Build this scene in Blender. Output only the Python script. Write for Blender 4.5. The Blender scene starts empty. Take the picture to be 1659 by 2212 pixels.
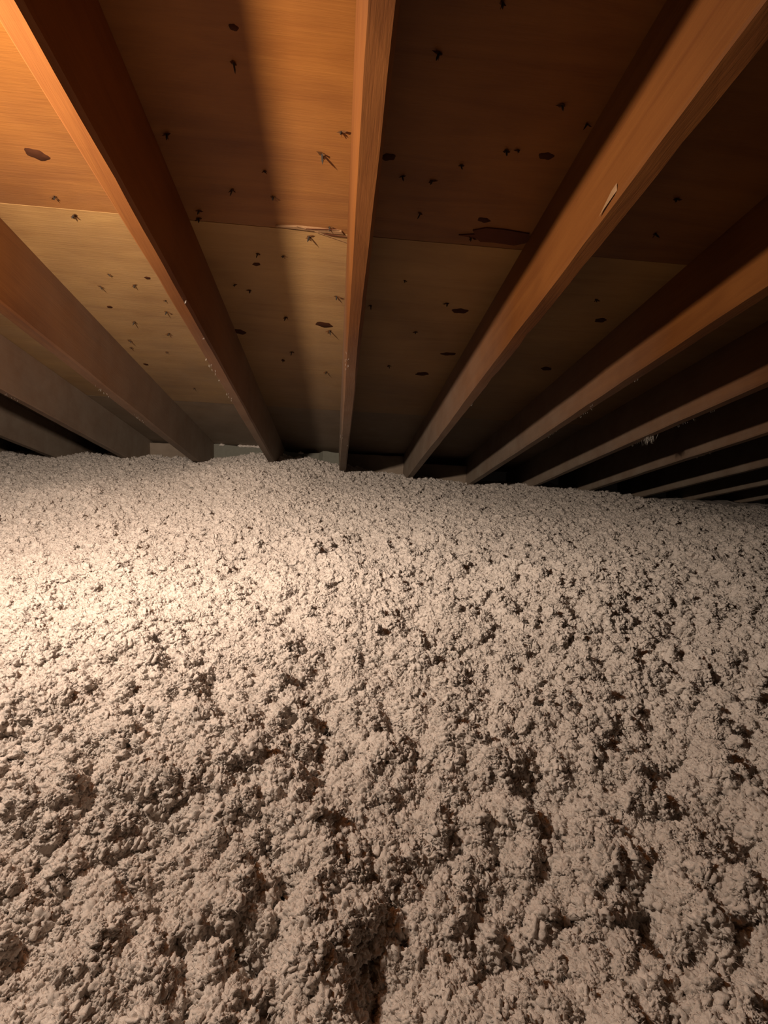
import bpy, bmesh, math, random
import numpy as np
from mathutils import Matrix, Vector

scn = bpy.context.scene
C = scn.collection
IN = 0.0254
TH = math.radians(18.43)                 # roof pitch, about 4 in 12
CT, ST = math.cos(TH), math.sin(TH)
CAM_Z = 0.80
HB, HD = 23.2 * IN, 30.3 * IN            # distance of rafter undersides / roof deck from the eye, square to the roof

def roof(x, d, h):
    """roof frame (along the eave, down the slope, square to the roof) -> world"""
    return Vector((x, d * CT + h * ST, CAM_Z - d * ST + h * CT))

# ---------------------------------------------------------------- camera
cam = bpy.data.cameras.new('camera')
co = bpy.data.objects.new('camera', cam); C.objects.link(co)
cam.sensor_fit = 'VERTICAL'; cam.sensor_height = 24.0
cam.lens = 24.0 * 1110.0 / 2212.0
cam.clip_start = 0.02
R = ((0.99519154, -0.04244891, -0.08827168), (-0.07786559, 0.20385004, -0.97590067), (0.0594201, 0.97808141, 0.19956452))
# columns of R are the camera's right / up / back axes in the world
m = Matrix([[R[i][j] for j in range(3)] for i in range(3)]).to_4x4()
# exact world-from-camera rotation of the fitted lens
m.translation = (0, 0, CAM_Z)
co.matrix_world = m
cam.dof.use_dof = False
scn.camera = co

# ---------------------------------------------------------------- world: a closed dark attic
w = bpy.data.worlds.new('attic_dark'); scn.world = w; w.use_nodes = True
w.node_tree.nodes['Background'].inputs[0].default_value = (0.012, 0.009, 0.007, 1)
w.node_tree.nodes['Background'].inputs[1].default_value = 0.15

# ---------------------------------------------------------------- the one hand lamp, held out to the side of the camera
LAMP = roof(-0.602, 0.25, 0.40)
def lamp(name, kind, energy, col, size, **k):
    l = bpy.data.lights.new(name, kind); l.energy = energy; l.color = col; l.shadow_soft_size = size
    for a, b in k.items(): setattr(l, a, b)
    o = bpy.data.objects.new(name, l); C.objects.link(o); o.location = LAMP
    return o
WARM = (1.0, 0.83, 0.67)
lamp('flashlight_lens_glow', 'POINT', 24.0, WARM, 0.024)
for nm, watts, cone, aim in (('flashlight_spill', 82.0, 180, (0.16, 0.88, 0.08)), ('flashlight_beam', 14.0, 110, (0.22, 0.95, -0.12)), ('flashlight_hotspot', 20.0, 60, (0.20, 0.95, -0.13))):
    o = lamp(nm, 'SPOT', watts, WARM, 0.024, spot_size=math.radians(cone), spot_blend=1.0)
    o.rotation_euler = Vector(aim).to_track_quat('-Z', 'Y').to_euler()

vs = scn.view_settings
scn.display_settings.display_device = 'sRGB'
vs.view_transform = 'Standard'; vs.look = 'None'; vs.gamma = 1.0; vs.use_curve_mapping = False
vs.exposure = 0.0
scn.cycles.max_bounces = 5; scn.cycles.diffuse_bounces = 3; scn.cycles.glossy_bounces = 2
scn.cycles.adaptive_threshold = 0.02

# ================================================================ materials
def newmat(name):
    m = bpy.data.materials.new(name); m.use_nodes = True
    nt = m.node_tree; b = nt.nodes['Principled BSDF']
    return m, nt, b
def N(nt, t, **k):
    n = nt.nodes.new(t)
    for a, v in k.items(): setattr(n, a, v)
    return n
def ramp(nt, stops, fac):
    r = N(nt, 'ShaderNodeValToRGB')
    e = r.color_ramp.elements
    while len(e) < len(stops): e.new(0.5)
    for q, (p, c) in zip(e, stops):
        q.position = p; q.color = (c[0], c[1], c[2], 1)
    nt.links.new(fac, r.inputs[0]); return r.outputs[0]
def noise(nt, vec, scale, detail=4, rough=0.55, dist=0.0):
    n = N(nt, 'ShaderNodeTexNoise'); n.inputs['Scale'].default_value = scale
    n.inputs['Detail'].default_value = detail; n.inputs['Roughness'].default_value = rough
    n.inputs['Distortion'].default_value = dist
    nt.links.new(vec, n.inputs['Vector']); return n.outputs['Fac']
def mapping(nt, vec, scale, loc=(0, 0, 0)):
    m_ = N(nt, 'ShaderNodeMapping'); m_.inputs['Scale'].default_value = scale; m_.inputs['Location'].default_value = loc
    nt.links.new(vec, m_.inputs['Vector']); return m_.outputs[0]
def mix(nt, fac, a, b, mode='MIX'):
    n = N(nt, 'ShaderNodeMix', data_type='RGBA', blend_type=mode)
    for s, v in ((0, fac), (6, a), (7, b)):
        if hasattr(v, 'links'): nt.links.new(v, n.inputs[s])
        else: n.inputs[s].default_value = v if s == 0 else (v[0], v[1], v[2], 1)
    return n.outputs[2]
def mathn(nt, op, a, b=0.0, clamp=False):
    n = N(nt, 'ShaderNodeMath', operation=op, use_clamp=clamp)
    for s, v in ((0, a), (1, b)):
        if hasattr(v, 'links'): nt.links.new(v, n.inputs[s])
        else: n.inputs[s].default_value = v
    return n.outputs[0]
def bump(nt, b, height, strength, distance):
    n = N(nt, 'ShaderNodeBump'); n.inputs['Strength'].default_value = strength; n.inputs['Distance'].default_value = distance
    nt.links.new(height, n.inputs['Height']); nt.links.new(n.outputs[0], b.inputs['Normal'])

DUST = (0.34, 0.275, 0.215)
def dust_fac(nt, d0, d1):
    """blown dust settled on the wood: thicker towards the eave (world Y), blotchy"""
    g = N(nt, 'ShaderNodeNewGeometry'); s = N(nt, 'ShaderNodeSeparateXYZ')
    nt.links.new(g.outputs['Position'], s.inputs[0])
    mr = N(nt, 'ShaderNodeMapRange'); mr.inputs[1].default_value = d0; mr.inputs[2].default_value = d1
    nt.links.new(s.outputs['Y'], mr.inputs[0])
    n = noise(nt, g.outputs['Position'], 9.0, 5, 0.65)
    return mathn(nt, 'MULTIPLY', mr.outputs[0], mathn(nt, 'ADD', n, 0.35), True)

def wood(name, light, dark, along, dust=(0.6, 3.2), dust_amt=0.9, grain=1.0, seed=0.0, rough=0.55):
    """softwood; along = 0 grain runs on local x, 1 on local y"""
    m, nt, b = newmat(name)
    tc = N(nt, 'ShaderNodeTexCoord').outputs['Object']
    sc_fine = (1.2, 26, 26) if along == 0 else (26, 1.2, 26)
    sc_big = (0.9, 6.5, 6.5) if along == 0 else (8, 0.6, 8)
    fig = noise(nt, mapping(nt, tc, sc_big, (seed, seed * 2, 0)), 1.7, 5, 0.55, 2.4)
    fine = noise(nt, mapping(nt, tc, sc_fine, (seed, 0, 0)), 9.0, 3, 0.6, 0.4)
    blot = noise(nt, mapping(nt, tc, (1, 1, 1), (seed * 3, 1, 0)), 3.3, 3, 0.5)
    col = ramp(nt, [(0.28, dark), (0.5, [0.45 * d + 0.55 * l for d, l in zip(dark, light)]), (0.72, light)], fig)
    col = mix(nt, 0.17 * grain, col, ramp(nt, [(0.38, dark), (0.62, light)], fine))
    col = mix(nt, 0.38, col, ramp(nt, [(0.35, [c * 0.62 for c in dark]), (0.6, light)], blot))
    df = mathn(nt, 'MULTIPLY', dust_fac(nt, *dust), dust_amt)
    col = mix(nt, df, col, DUST)
    nt.links.new(col, b.inputs['Base Color'])
    b.inputs['Roughness'].default_value = rough
    b.inputs['Specular IOR Level'].default_value = 0.22
    bump(nt, b, mathn(nt, 'ADD', fine, fig), 0.35, 0.0016)
    return m

M = {}
M['ply_orange'] = wood('plywood_orange', (0.215, 0.082, 0.015), (0.120, 0.036, 0.006), 0, (0.9, 3.6), 0.5, 0.7, 0.3)
M['ply_yellow'] = wood('plywood_yellow', (0.32, 0.178, 0.056), (0.20, 0.092, 0.024), 0, (0.9, 3.4), 0.55, 0.7, 4.1)
M['ply_brown'] = wood('plywood_brown', (0.17, 0.10, 0.043), (0.10, 0.052, 0.021), 0, (1.2, 3.4), 0.8, 0.7, 8.3)
M['rafter'] = wood('rafter_softwood', (0.155, 0.054, 0.011), (0.092, 0.026, 0.005), 1, (1.3, 3.1), 1.0, 0.8, 2.2, 0.6)
M['fresh'] = wood('torn_pale_wood', (0.26, 0.15, 0.075), (0.19, 0.095, 0.04), 1, (1.5, 3.4), 0.4, 1.0, 5.5)
M['patch'] = wood('plywood_patch_wood', (0.085, 0.026, 0.010), (0.05, 0.014, 0.005), 0, (2, 4), 0.2, 1.2, 7.0, 0.9)
M['board'] = wood('blocking_softwood', (0.16, 0.10, 0.06), (0.09, 0.055, 0.03), 0, (2.0, 3.4), 0.7, 1.0, 9.0)

def flat(name, col, rough=0.8, metal=0.0, spec=0.5):
    m, nt, b = newmat(name)
    g = N(nt, 'ShaderNodeTexCoord').outputs['Object']
    n = noise(nt, g, 60, 3, 0.6)
    nt.links.new(mix(nt, n, [c * 0.65 for c in col], col), b.inputs['Base Color'])
    b.inputs['Roughness'].default_value = rough; b.inputs['Metallic'].default_value = metal
    b.inputs['Specular IOR Level'].default_value = spec
    return m
M['nail'] = flat('weathered_nail_steel', (0.03, 0.022, 0.016), 0.7, 0.1, 0.2)
M['stain'] = flat('nail_stained_wood', (0.07, 0.028, 0.009), 0.9, 0.0, 0.1)
M['knot'] = flat('knot_wood', (0.045, 0.014, 0.005), 0.8, 0.0, 0.1)
M['foil'] = flat('pale_foam_board', (0.19, 0.185, 0.15), 0.8)

def fluff(name, a, b_, c):
    m, nt, b = newmat(name)
    g = N(nt, 'ShaderNodeNewGeometry').outputs['Position']
    n1 = noise(nt, g, 420, 5, 0.7); n2 = noise(nt, g, 38, 4, 0.65); n3 = noise(nt, g, 1900, 2, 0.6)
    col = ramp(nt, [(0.30, b_), (0.52, a), (0.75, c)], n1)
    col = mix(nt, 0.35, col, ramp(nt, [(0.36, [q * 0.72 for q in b_]), (0.6, a)], n2))
    # the odd grey-green or rust coloured shred in the mix
    n4 = noise(nt, g, 62, 2, 0.5)
    col = mix(nt, mathn(nt, 'MULTIPLY', mathn(nt, 'GREATER_THAN', n4, 0.735), 0.5), col, (0.22, 0.17, 0.13))
    nt.links.new(col, b.inputs['Base Color'])
    b.inputs['Roughness'].default_value = 0.85
    b.inputs['Specular IOR Level'].default_value = 0.15
    bump(nt, b, mathn(nt, 'ADD', n1, mathn(nt, 'MULTIPLY', n3, 0.5)), 0.6, 0.0012)
    return m
M['insulation'] = fluff('blown_insulation_fluff', (0.66, 0.592, 0.540), (0.50, 0.432, 0.380), (0.78, 0.722, 0.670))
mf, nt, b = newmat('glassy_fibre')
b.inputs['Base Color'].default_value = (0.72, 0.65, 0.58, 1); b.inputs['Roughness'].default_value = 0.15
b.inputs['Specular IOR Level'].default_value = 1.0; b.inputs['Metallic'].default_value = 0.5
M['fibre'] = mf
M['dusttuft'] = flat('dust_fluff', (0.36, 0.315, 0.27), 0.9)
M['shred_red'] = flat('dark_red_shred', (0.07, 0.02, 0.025), 0.9)
M['shred_olive'] = flat('olive_shred', (0.16, 0.13, 0.045), 0.9)
M['drywall'] = flat('gypsum_board', (0.5, 0.48, 0.44), 0.9)

# ================================================================ helpers
def link(name, me, mat, parent=None, label=None, cat=None, group=None, kind=None, loc=None):
    o = bpy.data.objects.new(name, me); C.objects.link(o)
    if mat is not None and not me.materials: me.materials.append(mat)
    if parent is not None: o.parent = parent
    tag(o, label, cat, group, kind)
    if loc is not None: o.location = loc
    return o
def tag(o, label=None, cat=None, group=None, kind=None):
    for k, v in (('label', label), ('category', cat), ('group', group), ('kind', kind)):
        if v: o[k] = v
def mesh(name, verts, faces, smooth=False):
    me = bpy.data.meshes.new(name); me.from_pydata([tuple(v) for v in verts], [], faces); me.update()
    if smooth: me.polygons.foreach_set('use_smooth', [True] * len(me.polygons))
    return me
ROOF_ROT = Matrix(((1, 0, 0), (0, CT, ST), (0, -ST, CT)))      # roof frame -> world
def roof_empty(name, x, d, h):
    o = bpy.data.objects.new(name, None); C.objects.link(o); o.empty_display_size = 0.1
    o.matrix_world = Matrix.Translation(roof(x, d, h)) @ ROOF_ROT.to_4x4()
    return o
rng = random.Random(11)

# ---------------------------------------------------------------- numpy noise
def hsh(ix, iy, s):
    h = (ix.astype(np.int64) * 374761393 + iy.astype(np.int64) * 668265263 + s * 1442695041) & 0xFFFFFFFF
    h = ((h ^ (h >> 13)) * 1274126177) & 0xFFFFFFFF
    h = (h ^ (h >> 16)) & 0xFFFFFFFF
    return h / 4294967296.0
def vnoise(x, y, s):
    ix = np.floor(x); iy = np.floor(y); fx = x - ix; fy = y - iy
    fx = fx * fx * (3 - 2 * fx); fy = fy * fy * (3 - 2 * fy)
    a = hsh(ix, iy, s); b = hsh(ix + 1, iy, s); c = hsh(ix, iy + 1, s); d = hsh(ix + 1, iy + 1, s)
    return (a + (b - a) * fx) * (1 - fy) + (c + (d - c) * fx) * fy - 0.5
def fbm(x, y, s, o=4, g=0.5):
    r = 0; a = 1.0
    for k in range(o):
        r = r + a * vnoise(x, y, s + k * 17); x = x * 2.03 + 5.1; y = y * 2.03 + 3.7; a *= g
    return r
def cells(x, y, s):
    """rounded lumps: 1 on a lump's top, 0 in the creases; and each lump's own random number"""
    ix = np.floor(x); iy = np.floor(y); best = np.full(x.shape, 9.0); rid = np.zeros(x.shape)
    for i in (-1, 0, 1):
        for j in (-1, 0, 1):
            jx = ix + i; jy = iy + j
            dx = jx + 0.1 + 0.8 * hsh(jx, jy, s) - x; dy = jy + 0.1 + 0.8 * hsh(jx, jy, s + 7) - y
            dd = dx * dx + dy * dy; r = hsh(jx, jy, s + 13)
            dd = dd * (0.75 + 0.6 * r); k = dd < best
            best = np.where(k, dd, best); rid = np.where(k, r, rid)
    return np.clip(1 - best * 1.35, 0, 1), rid
def sstep(a, b, x):
    t = np.clip((x - a) / (b - a), 0, 1); return t * t * (3 - 2 * t)

CX = [-3.2, -1.70, -1.175, -0.80, -0.58, -0.358, -0.2, 0.015, 0.434, 0.809, 1.237, 1.742, 2.13, 3.2, 5.5]
CZ = [-0.43, -0.415, -0.388, -0.392, -0.350, -0.338, -0.352, -0.402, -0.439, -0.475, -0.468, -0.465, -0.52, -0.54, -0.55]
PITS = [(-0.2296, 0.4594, 0.0176), (0.4769, 0.9419, 0.0261), (0.5579, 0.8712, 0.021), (0.3351, 0.6066, 0.0159), (0.0801, 0.5668, 0.021), (0.4423, 0.7446, 0.0162), (-0.1586, 0.4732, 0.0116), (-0.3226, 0.5166, 0.019), (-0.0224, 0.3688, 0.0157), (-0.0525, 0.3195, 0.019), (0.0437, 0.2936, 0.0168), (0.2787, 0.4782, 0.0134), (0.1135, 0.3308, 0.0094), (0.2844, 0.4093, 0.0142), (-0.076, 0.6298, 0.011), (-0.404, 0.7608, 0.012), (-0.2862, 0.729, 0.0092), (0.1388, 0.9008, 0.0143), (0.0166, 0.8547, 0.0116), (-0.0955, 0.84, 0.0111), (0.2179, 0.4786, 0.0126), (0.0832, 0.3823, 0.0126), (-0.013, 0.4869, 0.0199), (-0.0889, 0.3906, 0.0121), (-0.1422, 0.3737, 0.0114), (-0.2404, 0.3983, 0.0194), (0.2158, 0.4518, 0.013), (0.5962, 0.7572, 0.0154), (0.6078, 0.6849, 0.0141), (0.8681, 0.9183, 0.0171), (-0.2179, 3.0581, 0.0228), (0.0645, 0.3284, 0.0096), (0.2634, 0.3265, 0.0142), (0.4705, 0.4769, 0.0147), (0.1637, 0.3955, 0.0097), (-0.2718, 1.1595, 0.0082), (-0.1995, 0.3546, 0.0142), (0.2799, 0.2872, 0.018)]
def base_z(x, y):
    far = np.interp(x, CX, CZ)
    z = -0.40 + (far + 0.40) * sstep(1.2, 2.9, y)
    z = z + 0.030 * fbm(x * 1.6, y * 1.6, 3, 3) + 0.016 * np.exp(-((x - 0.1) ** 2 / 0.5 + (y - 1.0) ** 2 / 0.10))
    return CAM_Z + z
def surface(x, y):
    """height of the blown insulation at x, y: drifts, lumps a few centimetres across and deep dark holes"""
    wx = x + 0.006 * fbm(x * 30, y * 30, 51, 3); wy = y + 0.006 * fbm(x * 30, y * 30, 77, 3)
    rough = 0.62 + 0.6 * fbm(x * 2.3, y * 2.3, 91, 3) + 0.62 * sstep(1.0, 0.3, y) + 0.12 * sstep(-0.2, 0.5, x)
    rough = np.clip(rough, 0.25, 1.6) * (1 - 0.45 * sstep(1.2, 2.4, y))
    z = base_z(x, y)
    c1, r1 = cells(wx / 0.040, wy / 0.040, 5)
    c2, r2 = cells(wx / 0.017 + 9, wy / 0.017, 6)
    z = z + rough * (0.0120 * (c1 * (0.3 + 1.2 * r1) - 0.4) + 0.0095 * (c2 * (0.3 + 1.1 * r2) - 0.4))
    z = z + 0.042 * rough * fbm(x * 13, y * 13, 33, 5, 0.62)
    hole = fbm(wx * 19, wy * 19, 140, 4, 0.62)
    z = z - 0.020 * np.clip(rough, 0, 1) * sstep(0.30, 0.55, hole)
    spot = fbm(wx * 48, wy * 48, 240, 2, 0.5)
    z = z - 0.012 * sstep(0.40, 0.52, spot)
    far_spot = fbm(wx * 26, wy * 26, 350, 3, 0.55)
    z = z - 0.020 * sstep(0.36, 0.46, far_spot) * sstep(0.9, 1.4, y)
    for px, py, pr in PITS:
        k = (np.abs(x - px) < 3 * pr) & (np.abs(y - py) < 3 * pr)
        if k.any():
            dd = np.hypot(wx[k] - px, wy[k] - py) / pr
            z[k] -= min(pr * 1.5, 0.026) * np.exp(-(dd ** 2) * 1.1)
    return z, wx, wy

def grid_mesh(name, X, Y):
    n, mcol = X.shape
    Z, wx, wy = surface(X.ravel(), Y.ravel())
    x = X.ravel() + 0.003 * vnoise(X.ravel() * 140, Y.ravel() * 140, 301)
    y = Y.ravel() + 0.003 * vnoise(X.ravel() * 140, Y.ravel() * 140, 402)
    co_ = np.stack([x, y, Z], 1).astype(np.float32)
    i = np.arange(n * mcol).reshape(n, mcol)
    q = np.stack([i[:-1, :-1], i[:-1, 1:], i[1:, 1:], i[1:, :-1]], -1).reshape(-1, 4)
    me = bpy.data.meshes.new(name)
    me.vertices.add(len(co_)); me.vertices.foreach_set('co', co_.ravel())
    me.loops.add(q.size); me.loops.foreach_set('vertex_index', q.ravel().astype(np.int32))
    me.polygons.add(len(q)); me.polygons.foreach_set('loop_start', np.arange(0, q.size, 4, dtype=np.int32))
    me.update(calc_edges=True); me.polygons.foreach_set('use_smooth', np.ones(len(q), bool))
    return me

# ================================================================ structure: ceiling board under the insulation, roof deck of plywood
def slab(name, x0, x1, y0, y1, z0, z1):
    v = [(x, y, z) for z in (z0, z1) for y in (y0, y1) for x in (x0, x1)]
    return mesh(name, v, [(0, 2, 3, 1), (4, 5, 7, 6), (0, 1, 5, 4), (1, 3, 7, 5), (3, 2, 6, 7), (2, 0, 4, 6)])
link('floor', slab('floor', -3.4, 5.6, -1.4, 3.6, -0.02, 0.0), M['drywall'], kind='structure', label='plain gypsum board buried under the loose insulation')
deck = roof_empty('ceiling', 0, 0, HD); deck['kind'] = 'structure'; deck['label'] = 'underside of the plywood roof deck above the rafters'

ROWS = [(-1.45, -0.2, 'ply_yellow'), (-0.2, 1.10, 'ply_orange'), (1.10, 2.40, 'ply_yellow'), (2.40, 3.62, 'ply_brown')]
panels = []
for ri, (d0, d1, mt) in enumerate(ROWS):
    off = -3.25 + (1.22 if ri % 2 else 0.0)
    cuts = [-3.25] + [off + 2.44 * k for k in range(0, 6) if -3.2 < off + 2.44 * k < 5.4] + [5.45]
    for a, b_ in zip(cuts[:-1], cuts[1:]):
        g = 0.0005
        nx, ny = 24, 12
        xs = np.linspace(a + g, b_ - g, nx); ds = np.linspace(d0 + g, d1 - g, ny)
        cx, cd = (a + b_) / 2, (d0 + d1) / 2
        V = []; F = []
        lift = 0.0015 * rng.random()
        for d in ds:
            for x in xs: V.append((x - cx, d - cd, lift + 0.0012 * float(fbm(np.array([x * 3.0]), np.array([d * 3.0]), 9, 2)[0])))
        nb = len(V)
        for d in ds:
            for x in xs: V.append((x - cx, d - cd, 0.0127))
        ix = lambda i, j, k=0: k * nb + i * nx + j
        for i in range(ny - 1):
            for j in range(nx - 1):
                F.append((ix(i, j), ix(i + 1, j), ix(i + 1, j + 1), ix(i, j + 1)))
                F.append((ix(i, j, 1), ix(i, j + 1, 1), ix(i + 1, j + 1, 1), ix(i + 1, j, 1)))
        for i in range(ny - 1):
            F.append((ix(i, 0), ix(i, 0, 1), ix(i + 1, 0, 1), ix(i + 1, 0)))
            F.append((ix(i, nx - 1), ix(i + 1, nx - 1), ix(i + 1, nx - 1, 1), ix(i, nx - 1, 1)))
        for j in range(nx - 1):
            F.append((ix(0, j), ix(0, j + 1), ix(0, j + 1, 1), ix(0, j, 1)))
            F.append((ix(ny - 1, j), ix(ny - 1, j, 1), ix(ny - 1, j + 1, 1), ix(ny - 1, j + 1)))
        p = link('plywood_panel', mesh('plywood_panel', V, F), M[mt], deck, loc=(cx, cd, 0))
        panels.append((a, b_, d0, d1, p))
def panel_at(x, d):
    for a, b_, d0, d1, p in panels:
        if a <= x < b_ and d0 <= d < d1: return p
    return panels[0][4]

# sub-parts of the panels: nail points, knots, the dark patch, the torn slit
def nail_mesh(seed):
    r = random.Random(seed); bm = bmesh.new()
    L = 0.008 + 0.008 * r.random(); a = r.uniform(-0.5, 0.5); c = r.uniform(-0.4, 0.4)
    bmesh.ops.create_cone(bm, cap_ends=True, segments=7, radius1=0.0017, radius2=0.0017, depth=L * 0.7)
    bmesh.ops.translate(bm, vec=(0, 0, -L * 0.35 + 0.001), verts=bm.verts)
    n = len(bm.verts); res = bmesh.ops.create_cone(bm, cap_ends=True, segments=7, radius1=0.0002, radius2=0.0017, depth=L * 0.35)
    bmesh.ops.translate(bm, vec=(0, 0, -L * 0.875 + 0.001), verts=res['verts'])
    bmesh.ops.rotate(bm, cent=(0, 0, 0), matrix=Matrix.Rotation(a, 3, 'X') @ Matrix.Rotation(c, 3, 'Y'), verts=bm.verts)
    me = bpy.data.meshes.new('nail_tip'); bm.to_mesh(me); bm.free(); me.materials.append(M['nail']); return me
def splinter_mesh(seed):
    """three or four torn slivers of ply standing off around a nail hole, and the broken hole's dark floor"""
    r = random.Random(seed); V = []; F = []
    for k in range(r.choice((3, 3, 4))):
        a = math.pi * (0.5 + k * 0.62) + r.uniform(-0.5, 0.5); L = r.uniform(0.007, 0.015); wd = r.uniform(0.0012, 0.0026)
        ux, uy = math.cos(a), 0.6 * math.sin(a); n = len(V)
        rise = r.uniform(0.002, 0.005)
        V += [(-uy * wd, ux * wd, 0.0012), (uy * wd, -ux * wd, 0.0012), (ux * L, uy * L, -rise), (ux * L * .5, uy * L * .5, -rise * 1.2), (ux * .002, uy * .002, -0.002)]
        F += [(n, n + 1, n + 2), (n, n + 2, n + 3), (n + 1, n + 3, n + 2), (n, n + 3, n + 4), (n + 1, n + 4, n + 3)]
    n = len(V); k = 9
    for i in range(k):
        a = 2 * math.pi * i / k; q = r.uniform(0.6, 1.25)
        V.append((0.0055 * q * math.cos(a), 0.0032 * q * math.sin(a), -0.0004))
    V.append((0, 0, -0.0006)); F += [(n + i, n + k, n + (i + 1) % k) for i in range(k)]
    me = mesh('splinter', V, F); me.materials.append(M['stain']); return me
NM = [nail_mesh(i) for i in range(6)]; SM = [splinter_mesh(i + 40) for i in range(7)]
NAILS = [(-0.335, 0.869), (-0.171, 0.933), (-0.244, 0.992), (-0.163, 1.001), (-0.329, 1.065), (-0.337, 1.092), (-0.058, 0.877), (-0.023, 0.824), (-0.189, 0.72), (-0.626, 1.062), (-0.613, 1.118), (-0.047, 1.079), (-0.094, 1.118), (0.336, 0.727), (0.393, 0.756), (0.276, 0.826), (0.296, 0.823), (0.202, 0.87), (0.096, 0.911), (0.156, 0.915), (0.148, 1.009), (0.275, 1.07), (0.191, 0.591), (0.12, 0.668), (-0.224, 1.202), (-0.162, 1.203), (-0.307, 1.352), (-0.271, 1.375), (-0.031, 1.37), (-0.185, 1.513), (-0.053, 1.581), (-0.636, 1.349), (-0.687, 1.415), (-0.587, 1.394), (-0.527, 1.467), (-0.545, 1.535), (-0.67, 1.616), (-0.585, 1.685), (-0.74, 1.757), (-0.758, 1.82), (-0.641, 1.839), (-0.641, 2.207), (-0.189, 1.765), (-0.226, 1.839), (-0.07, 1.927), (0.148, 1.265), (0.22, 1.547), (0.164, 1.828), (0.068, 1.406), (0.683, 1.28), (0.675, 1.003), (0.283, 1.361), (0.651, 0.898), (1.054, 2.148)]
for i, (x, d) in enumerate(NAILS):
    p = panel_at(x, d); lc = (x - p.location.x, d - p.location.y, 0.0)
    s_ = rng.uniform(0.75, 1.25)
    a = link('nail_tip', NM[i % 6], None, p, loc=lc); a.rotation_euler = (0, 0, rng.uniform(0, 6.28)); a.scale = (s_,) * 3
    a = link('splinter', SM[i % 7], None, p, loc=lc); a.rotation_euler = (0, 0, rng.uniform(-0.5, 0.5)); a.scale = (s_,) * 3
KNOTS = [(-0.6, 0.95, 0.021, 0.015), (-0.179, 0.668, 0.007, 0.006), (-0.538, 1.353, 0.01, 0.009), (-0.234, 1.248, 0.012, 0.009), (-0.71, 1.532, 0.013, 0.009), (-0.761, 1.972, 0.013, 0.009), (-0.07, 1.546, 0.032, 0.020), (-0.346, 1.637, 0.022, 0.024), (0.329, 1.398, 0.026, 0.019), (0.359, 1.693, 0.029, 0.016), (0.299, 1.886, 0.032, 0.020), (0.753, 1.388, 0.024, 0.015), (0.742, 1.76, 0.025, 0.018), (0.288, 1.012, 0.015, 0.009), (0.352, 0.83, 0.014, 0.010), (0.064, 0.869, 0.015, 0.011)]
for i, (x, d, rx, rd) in enumerate(KNOTS):
    p = panel_at(x, d); V = []; F = []; k = 20
    for ring, f in enumerate((1.0, 0.6, 0.0)):
        for j in range(k):
            a = 2 * math.pi * j / k; q = f * (1 + 0.14 * math.sin(2 * a + i) + 0.10 * math.sin(5 * a + 2 * i))
            V.append((rx * q * math.cos(a), rd * q * math.sin(a), (0.0016, -0.0012, -0.0008)[ring]))
    for r_ in (0, 1):
        for j in range(k): F.append((r_ * k + j, (r_ + 1) * k + j, (r_ + 1) * k + (j + 1) % k, r_ * k + (j + 1) % k))
    link('knot', mesh('knot', V, F, True), M['knot'], p, loc=(x - p.location.x, d - p.location.y, 0))
def outline_prism(name, pts, z0, z1, mat, x, d, parent):
    n = len(pts); V = [(a, b, z0) for a, b in pts] + [(a, b, z1) for a, b in pts]
    F = [tuple(range(n)), tuple(range(2 * n - 1, n - 1, -1))] + [(i, i + n, (i + 1) % n + n, (i + 1) % n) for i in range(n)]
    return link(name, mesh(name, V, F), mat, parent, loc=(x - parent.location.x, d - parent.location.y, 0))
pp = panel_at(0.33, 1.05)
outline_prism('plywood_patch', [(-0.085, 0.008), (-0.05, 0.0), (-0.058, -0.012), (-0.03, -0.024), (0.012, -0.024), (0.07, -0.018), (0.078, 0.012), (0.05, 0.026), (0.0, 0.022), (-0.03, 0.024), (-0.042, 0.014)], -0.0022, 0.002, M['patch'], 0.33, 1.057, pp)['label'] = 'dark reddish patch in the plywood'
ps = panel_at(-0.09, 1.09)
outline_prism('torn_veneer', [(-0.078, 0.0), (-0.03, -0.006), (0.02, -0.005), (0.07, -0.003), (0.075, 0.006), (0.03, 0.006), (-0.02, 0.003)], -0.004, 0.001, M['fresh'], -0.09, 1.090, ps)
for k in range(4):
    L = 0.05 + 0.02 * k; a = (0.25, -0.12, 0.38, 0.05)[k]
    o = outline_prism('wood_sliver', [(0, -0.0012), (L, 0), (0, 0.0012)], -0.006, -0.0045, M['patch'] if k % 2 else M['fresh'], -0.12 + 0.02 * k, 1.080 + 0.006 * k, ps)
    o.rotation_euler = (0.05, 0.0, a)

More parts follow.
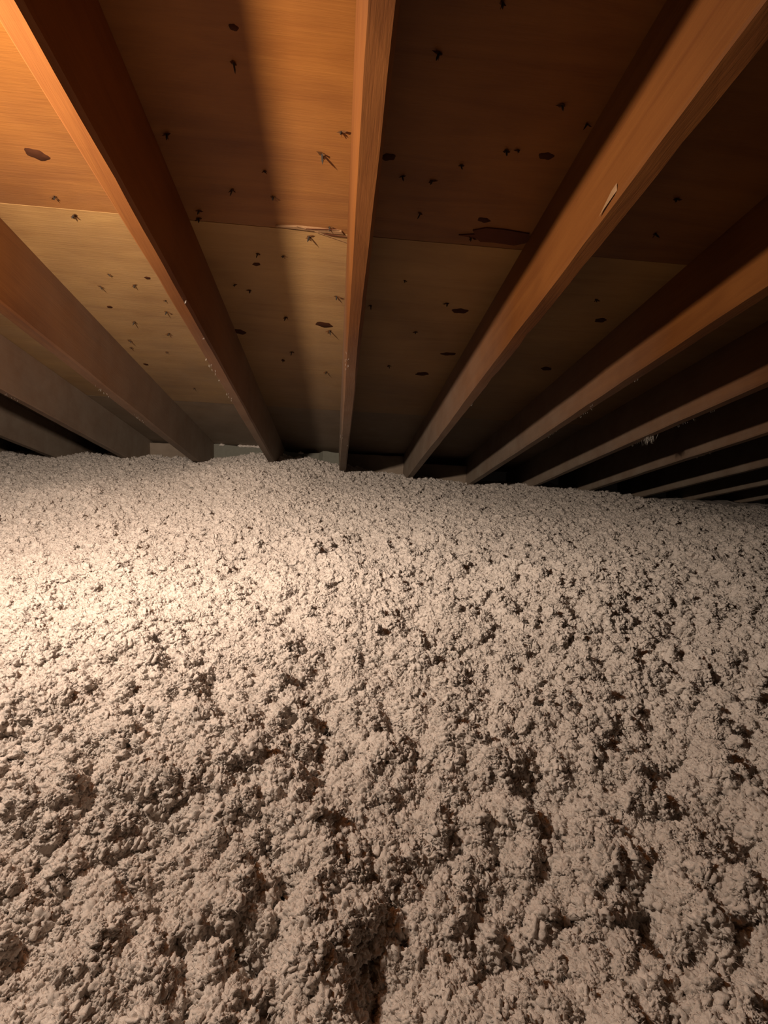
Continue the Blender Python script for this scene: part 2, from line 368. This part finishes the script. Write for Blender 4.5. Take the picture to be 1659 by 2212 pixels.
# ================================================================ rafters: every one a thing
WD, DP = 0.0381, HD - HB
def rafter_mesh(seed, lean=0.0, bow=0.0, chips=()):
    r = random.Random(seed); n = 90; d0, d1 = -1.4, 3.66
    prof = [(-0.5, 1.0, 0, 0), (-0.5, 0.0, 0, .004), (-0.5, 0.0, .0035, 0), (0.5, 0.0, -.0035, 0), (0.5, 0.0, 0, .004), (0.5, 1.0, 0, 0)]
    V = []; F = []
    s = seed * 3.7
    for i in range(n):
        d = d0 + (d1 - d0) * i / (n - 1)
        nz = lambda q, f=2.1: float(vnoise(np.array([d * f + s + q * 31.0]), np.array([s + q]), seed))
        bx = bow * ((d - 0.6) / 2.4 if d > 0.6 else 0.0)
        for k, (px, ph, ox, oh) in enumerate(prof):
            e = nz(k, 9) * 0.0022 + nz(k + 9, 40) * 0.0010 if ph == 0 else 0.0
            wane = 1 + max(0.0, nz(3 if px < 0 else 4, 1.6)) * 3.0
            x = px * WD + ox * wane + bx + lean * (1 - ph) + 0.002 * nz(20, 0.7)
            h = -DP + ph * DP + oh * wane + (e if ph == 0 else 0)
            x += (e * 0.6) * (1 if px > 0 else -1)
            for cd, cl, side, amt in chips:
                if side * px > 0 and ph == 0 and abs(d - cd) < cl:
                    f = 1 - abs(d - cd) / cl; x -= side * amt * f; h += amt * 0.7 * f * (1 if oh else 0.2)
            V.append((x, d, h))
    m_ = len(prof)
    for i in range(n - 1):
        for k in range(m_):
            a = i * m_ + k; b_ = i * m_ + (k + 1) % m_
            F.append((a, b_, b_ + m_, a + m_))
    F.append(tuple(range(m_ - 1, -1, -1))); F.append(tuple((n - 1) * m_ + k for k in range(m_)))
    return mesh('rafter', V, F)
XR = {-6: -2.425, -5: -2.020, -4: -1.614, -3: -1.191, -2: -0.807, -1: -0.378, 0: 0.0176, 1: 0.4246, 2: 0.839, 3: 1.245, 4: 1.649, 5: 2.110, 6: 2.50, 7: 2.90, 8: 3.31}
LAB = {-6: 'rafter beyond the row at the left edge, almost hidden by the nearer ones',
       -5: 'dim sliver of a rafter low at the left edge, leftmost in view', -4: 'dark dusty rafter at the left edge just above the insulation, second from the left end',
       -3: 'dull grey-brown rafter with a broad shaded side, third from the left edge', -2: 'rafter with broad red-brown side and pale dusty bottom edge, left of the bright bay',
       -1: 'brightest rafter, glowing orange underside running down from the top left corner', 0: 'central upright-looking rafter with a thin bright strip along its left edge',
       1: 'large rafter running to the top right corner, lit orange side and olive underside', 2: 'rafter with mottled orange side, next below the big top-right one',
       3: 'rafter with pale fluff hanging from its lower edge on the right', 4: 'thin brown rafter just below the one with hanging fluff', 5: 'thin dim rafter second below the fluffy one, at the right edge',
       6: 'faintest low rafter at the right edge touching the insulation', 7: 'rafter past the right edge of the picture, first of those out of sight', 8: 'rafter past the right edge, second of those out of sight'}
RAF = {}
for k, x in XR.items():
    lean = {0: 0.009}.get(k, rng.uniform(-0.002, 0.002)); bow = {0: -0.008}.get(k, 0.0)
    chips = {1: [(0.612, 0.035, 1, 0.005), (1.17, 0.03, 1, 0.006), (0.86, 0.03, 1, .003), (1.45, 0.03, 1, .004)], -2: [(1.78, 0.05, -1, .006)], -1: [(1.02, 0.04, -1, 0.003)], 3: [(1.95, 0.06, 1, 0.004)]}.get(k, [])
    me = rafter_mesh(k + 20, lean, bow, chips)
    o = link('rafter', me, M['rafter'], None, LAB[k], 'rafter', 'rafters under the roof deck')
    o.matrix_world = Matrix.Translation(roof(x - (lean * 0.5 if k == 0 else 0), 0, HD - 0.0002)) @ ROOF_ROT.to_4x4()
    RAF[k] = o

# pale torn spot on the side of the big rafter, sliver on its lower edge
def rafter_bit(name, k, pts, mat, label=None):
    me = mesh(name, *pts); o = link(name, me, mat, RAF[k]); 
    if label: o['label'] = label
    return o
s = -WD / 2
rafter_bit('torn_fibre', 1, ([(s - 0.0010, 0.690, -DP + 0.019), (s - 0.0010, 0.700, -DP + 0.006), (s - 0.0012, 0.745, -DP + 0.003), (s - 0.003, 0.702, -DP + 0.015), (s + 0.001, 0.693, -DP + 0.009)], [(0, 1, 3), (1, 2, 3), (0, 3, 2), (0, 4, 1), (0, 2, 4)]), M['fresh'], 'pale torn spot on the side face')

# dust tufts clinging to rafters
def tuft_mesh(seed, n, L, wd, spread):
    r = random.Random(seed); V = []; F = []
    for i in range(n):
        px = r.gauss(0, spread[0]); py = r.gauss(0, spread[1]); l = L * r.uniform(0.3, 1.0); q = len(V)
        dx, dy = r.uniform(-.5, .5) * l, r.uniform(-.6, .6) * l
        a = r.uniform(0, 6.28); cx, cy = math.cos(a) * wd, math.sin(a) * wd
        V += [(px - cx, py - cy, 0.002), (px + cx, py + cy, 0.002), (px + dx * .6 + cx * .7, py + dy * .6 + cy * .7, -l * .6), (px + dx * .6 - cx * .7, py + dy * .6 - cy * .7, -l * .6), (px + dx * .8 + r.uniform(-.2, .2) * l, py + dy * 1.2, -l)]
        F += [(q, q + 1, q + 2, q + 3), (q + 3, q + 2, q + 4)]
    me = mesh('dust_tuft', V, F); me.materials.append(M['dusttuft']); return me
TM = [tuft_mesh(1, 70, 0.028, 0.0008, (0.006, 0.022)), tuft_mesh(2, 4, 0.007, 0.0004, (0.002, 0.004)), tuft_mesh(3, 12, 0.009, 0.0004, (0.004, 0.035))]
for k, dx, d, t in [(3, 0.010, 1.949, 0), (3, 0.012, 2.06, 2), (3, 0.014, 1.76, 2), (3, 0.016, 1.60, 1), (3, 0.0, 1.321, 1), (1, 0.017, 1.684, 1), (2, 0.0, 1.62, 1), (2, 0.016, 1.384, 1), (2, 0.016, 1.72, 2), (2, 0.014, 2.0, 2), (-1, 0.012, 1.30, 1), (-1, -0.016, 1.44, 1), (-1, -0.015, 1.507, 2), (-1, -0.015, 1.60, 1), (-1, -0.015, 1.75, 2), (-2, -0.016, 1.787, 2), (-2, -0.01, 2.1, 2), (0, -0.016, 2.2, 2), (0, 0.016, 2.35, 1), (0, -0.01, 1.4, 2), (-3, 0.0, 1.9, 2), (4, 0.01, 2.2, 2), (-1, 0.017, 1.12, 1)]:
    link('dust_tuft', TM[t], None, RAF[k], loc=(dx, d, -DP), kind='stuff')

# ================================================================ blocking between the rafters at the eave
ks = sorted(XR)
BL = {(-2, -1): ('foil', -0.006, 'pale foam baffle closing the bay left of the brightest rafter, crumbs on its top edge'),
      (-1, 0): ('foil', -0.030, 'pale low baffle in the bay just left of the central rafter'),
      (0, 1): ('board', -0.020, 'dull brown board closing the bay just right of the central rafter'),
      (-3, -2): ('board', -0.016, 'shaded board closing the second bay from the brightest rafter, leftmost eave board'),
      (1, 2): ('board', -0.060, 'dark board at the eave behind the large right rafter')}
crumb = None
for a, b_ in BL:
    mt, top, lb = BL.get((a, b_), ('board', -0.022, 'shaded board closing a rafter bay at the eave'))
    x0, x1 = XR[a] + WD / 2 + 0.001, XR[b_] - WD / 2 - 0.001; wid = x1 - x0
    V = []; F = []; n = 14
    for i in range(n):
        u = i / (n - 1); zt = top - (0.0 if mt == 'board' else 0.004 * math.sin(9 * u + a)) - 0.003 * rng.random()
        if (a, b_) == (-1, 0) and u > 0.62: zt += 0.018
        for y, z in ((0, zt), (0, -0.42), (0.025, -0.42), (0.025, zt)): V.append((u * wid, y - (0.03 if (a, b_) == (-1, 0) and u > 0.62 else 0), z))
    for i in range(n - 1):
        for j in range(4): F.append((i * 4 + j, i * 4 + (j + 1) % 4, i * 4 + 4 + (j + 1) % 4, i * 4 + 4 + j))
    F.append((3, 2, 1, 0)); F.append(tuple((n - 1) * 4 + j for j in range(4)))
    P = roof(x0, 3.20, HD)
    o = link('eave_blocking', mesh('eave_blocking', V, F), M[mt], None, lb, 'board', 'boards closing the rafter bays at the eave', loc=(x0, P.y, P.z))
    if (a, b_) in ((-2, -1), (-1, 0)):
        for q in range(7 if a == -2 else 2):
            bm = bmesh.new(); bmesh.ops.create_icosphere(bm, subdivisions=2, radius=0.011)
            for v in bm.verts: v.co *= 1 + rng.uniform(-0.35, 0.35)
            me = bpy.data.meshes.new('insulation_crumb'); bm.to_mesh(me); bm.free(); me.materials.append(M['insulation'])
            c = link('insulation_crumb', me, None, o, loc=(wid * ((0.12, 0.42, 0.47, 0.53, 0.58, 0.63, 0.7)[q] if a == -2 else (0.3, 0.85)[q]), 0.002, top - 0.002))
            c.scale = (1.6, 0.8, 0.6)

# ================================================================ the blown insulation
nt_, nr_ = 760, 620
th_ = np.linspace(-1.20, 1.20, nt_); rr = np.exp(np.linspace(math.log(0.46), math.log(5.3), nr_))
TT, RR = np.meshgrid(th_, rr)
X = RR * np.sin(TT); Y = -0.30 + RR * np.cos(TT)
X = np.clip(X, -3.3, 5.5); Y = np.minimum(Y, 3.50)
ins = link('blown_insulation', grid_mesh('blown_insulation', X, Y), M['insulation'], None,
           'deep bed of blown fluffy pinkish-grey loose-fill insulation covering the attic floor', 'insulation', None, 'stuff')
# the rest of the bed, behind and beside the eye
xs = np.linspace(-3.3, 5.5, 420); ys = np.linspace(-1.35, 3.50, 230)
XX, YY = np.meshgrid(xs, ys)
me = grid_mesh('insulation_bed', XX, YY)
co_ = np.empty(len(me.vertices) * 3, np.float32); me.vertices.foreach_get('co', co_); co_ = co_.reshape(-1, 3)
inside = (np.hypot(co_[:, 0], co_[:, 1] + 0.3) > 0.50) & (np.abs(np.arctan2(co_[:, 0], co_[:, 1] + 0.3)) < 1.16)
co_[:, 2] -= np.where(inside, 0.06, 0.0); me.vertices.foreach_set('co', co_.ravel()); me.update()
bed = link('insulation_bed', me, M['insulation'], ins); bed['kind'] = 'stuff'

# loose fibres and glints standing out of it
def scatter(n, rmin, rmax, L, W_, seed):
    g = np.random.default_rng(seed)
    t = g.uniform(-1.15, 1.15, n); r = np.exp(g.uniform(math.log(rmin), math.log(rmax), n))
    x = r * np.sin(t); y = -0.30 + r * np.cos(t)
    keep = (x > -3.2) & (x < 4.5) & (y < 3.2); x = x[keep]; y = y[keep]; r = r[keep]; n = len(x)
    z, _, _ = surface(x, y)
    sc = (0.6 + 0.5 * np.clip(r, 0, 3))
    a = g.uniform(0, 2 * np.pi, n); el = g.uniform(-0.2, 1.2, n); l = L * g.uniform(0.4, 1.2, n) * sc
    d = np.stack([np.cos(a) * np.cos(el), np.sin(a) * np.cos(el), np.sin(el)], 1) * l[:, None]
    b2 = g.uniform(0, 2 * np.pi, n); wv = np.stack([np.cos(b2), np.sin(b2), g.uniform(-.6, .6, n)], 1) * (W_ * sc * g.uniform(0.5, 1.3, n))[:, None]
    p = np.stack([x, y, z - 0.0005], 1)
    V = np.stack([p - wv, p + wv, p + d], 1).reshape(-1, 3).astype(np.float32)
    return V
def tri_obj(name, V, mat, parent):
    me = bpy.data.meshes.new(name); n = len(V) // 3
    me.vertices.add(len(V)); me.vertices.foreach_set('co', V.ravel())
    me.loops.add(len(V)); me.loops.foreach_set('vertex_index', np.arange(len(V), dtype=np.int32))
    me.polygons.add(n); me.polygons.foreach_set('loop_start', np.arange(0, len(V), 3, dtype=np.int32))
    me.update(calc_edges=True)
    o = link(name, me, mat, parent); o['kind'] = 'stuff'; return o
# fluffy tufts, far too many to count: geometry-node instances of a few clump meshes
def vn3(p, s_):
    return (vnoise(p[:, 0] + p[:, 2] * 0.7, p[:, 1] - p[:, 2] * 0.6, s_) + vnoise(p[:, 1] + 7.3 + p[:, 0] * .3, p[:, 2] + 1.9, s_ + 5) + vnoise(p[:, 2] - 3.1, p[:, 0] + 4.4 - p[:, 1] * .4, s_ + 9)) * 0.75
def clump_mesh(seed):
    bm = bmesh.new(); bmesh.ops.create_icosphere(bm, subdivisions=4, radius=1.0)
    P = np.array([v.co[:] for v in bm.verts])
    f = 1 + 0.95 * vn3(P * 1.5 + seed, seed) + 0.75 * vn3(P * 3.6 + seed, seed + 30) + 0.42 * np.abs(vn3(P * 8.5 + seed, seed + 60))
    r = np.random.default_rng(seed)
    f += r.uniform(-0.05, 0.05, len(P))
    P = P * np.clip(f, 0.25, 3)[:, None] * np.array([1, 1, 0.8])
    for v, q in zip(bm.verts, P): v.co = q
    # stray fibre ends
    for i in range(46):
        q = Vector(P[r.integers(len(P))]); d = (q.normalized() + Vector(r.uniform(-.9, .9, 3))).normalized() * r.uniform(0.35, 0.9)
        w_ = Vector(r.uniform(-1, 1, 3)).cross(d).normalized() * 0.040
        a = [bm.verts.new(c) for c in (q - w_, q + w_, q + d)]; bm.faces.new(a)
    for fc in bm.faces: fc.smooth = True
    me = bpy.data.meshes.new('insulation_clump'); bm.to_mesh(me); bm.free(); me.materials.append(M['insulation']); return me
CLUMPS = [bpy.data.objects.new('insulation_clump', clump_mesh(i * 3 + 1)) for i in range(7)]
gn = bpy.data.node_groups.new('scatter_clumps', 'GeometryNodeTree')
gn.interface.new_socket('Geometry', in_out='INPUT', socket_type='NodeSocketGeometry')
gn.interface.new_socket('Geometry', in_out='OUTPUT', socket_type='NodeSocketGeometry')
gi = gn.nodes.new('NodeGroupInput'); go = gn.nodes.new('NodeGroupOutput')
iop = gn.nodes.new('GeometryNodeInstanceOnPoints'); iop.inputs['Pick Instance'].default_value = True
jn = gn.nodes.new('GeometryNodeJoinGeometry')
for c in CLUMPS:
    oi = gn.nodes.new('GeometryNodeObjectInfo'); oi.inputs['Object'].default_value = c; oi.inputs['As Instance'].default_value = True
    gn.links.new(oi.outputs['Geometry'], jn.inputs[0])
na = gn.nodes.new('GeometryNodeInputNamedAttribute'); na.data_type = 'FLOAT_VECTOR'; na.inputs['Name'].default_value = 'rot'
ns = gn.nodes.new('GeometryNodeInputNamedAttribute'); ns.data_type = 'FLOAT'; ns.inputs['Name'].default_value = 'scl'
gn.links.new(gi.outputs[0], iop.inputs['Points']); gn.links.new(jn.outputs[0], iop.inputs['Instance'])
gn.links.new(na.outputs[0], iop.inputs['Rotation']); gn.links.new(ns.outputs[0], iop.inputs['Scale'])
gn.links.new(iop.outputs[0], go.inputs[0])
def tuft_points(n, rmin, rmax, size, seed, power=1.0):
    g = np.random.default_rng(seed)
    t = g.uniform(-1.15, 1.15, n); r = np.exp(g.uniform(math.log(rmin), math.log(rmax), n))
    x = r * np.sin(t); y = -0.30 + r * np.cos(t)
    k = (x > -3.2) & (x < 4.6) & (y < 3.3); x, y, r = x[k], y[k], r[k]; n = len(x)
    z, _, _ = surface(x, y)
    dn = fbm(x * 30, y * 30, 777, 3)
    s_ = size * (0.55 + 0.75 * g.random(n) ** 1.6 + 0.5 * dn) * (0.75 + 0.45 * np.clip(r, 0.5, 3.2))
    s_ = np.clip(s_, size * 0.3, 1)
    return np.stack([x, y, z - 0.1 * s_], 1), s_, g.uniform(0, 6.28, (n, 3)) * np.array([0.12, 0.12, 1])
def tuft_obj(name, *a):
    P, s_, rt = tuft_points(*a)
    me = bpy.data.meshes.new(name); me.vertices.add(len(P)); me.vertices.foreach_set('co', P.astype(np.float32).ravel())
    at = me.attributes.new('scl', 'FLOAT', 'POINT'); at.data.foreach_set('value', s_.astype(np.float32))
    at = me.attributes.new('rot', 'FLOAT_VECTOR', 'POINT'); at.data.foreach_set('vector', rt.astype(np.float32).ravel())
    o = link(name, me, None, ins); o['kind'] = 'stuff'
    md = o.modifiers.new('scatter', 'NODES'); md.node_group = gn
    return o
tuft_obj('fluffy_tufts', 190000, 0.5, 4.6, 0.0046, 21)
tuft_obj('small_tufts', 300000, 0.5, 3.0, 0.0020, 22)
tri_obj('glassy_flakes', scatter(50000, 0.5, 3.5, 0.0028, 0.0016, 6), M['fibre'], ins)

# a few coloured shreds lying in the fluff
for x, y, mt, lb, r0 in [(0.5579, 0.8712, 'shred_red', 'small dark maroon shred lying in the insulation towards the right', 0.010),
                         (0.5962, 0.7572, 'shred_olive', 'small olive-brown shred lying in the insulation near the right side', 0.009),
                         (0.40, 1.62, 'shred_red', 'tiny rust-brown shred on the far insulation under the large right rafter', 0.006),
                         (0.3351, 0.6066, 'shred_red', 'small round dark shred in a hollow right of centre', 0.006)]:
    bm = bmesh.new(); bmesh.ops.create_icosphere(bm, subdivisions=3, radius=r0)
    for v in bm.verts:
        q = v.co.normalized(); f = 1 + 0.9 * float(vnoise(np.array([q.x * 2.3 + x * 50]), np.array([q.y * 2.3 + q.z * 1.7]), 3)) + rng.uniform(-.12, .12)
        v.co = Vector((v.co.x * f * 1.2, v.co.y * f, v.co.z * f * 0.6))
    me = bpy.data.meshes.new('insulation_shred'); bm.to_mesh(me); bm.free()
    z, _, _ = surface(np.array([x]), np.array([y]))
    link('insulation_shred', me, M[mt], None, lb, 'debris', 'coloured shreds in the insulation', loc=(x, y, float(z[0]) + r0 * 0.25))
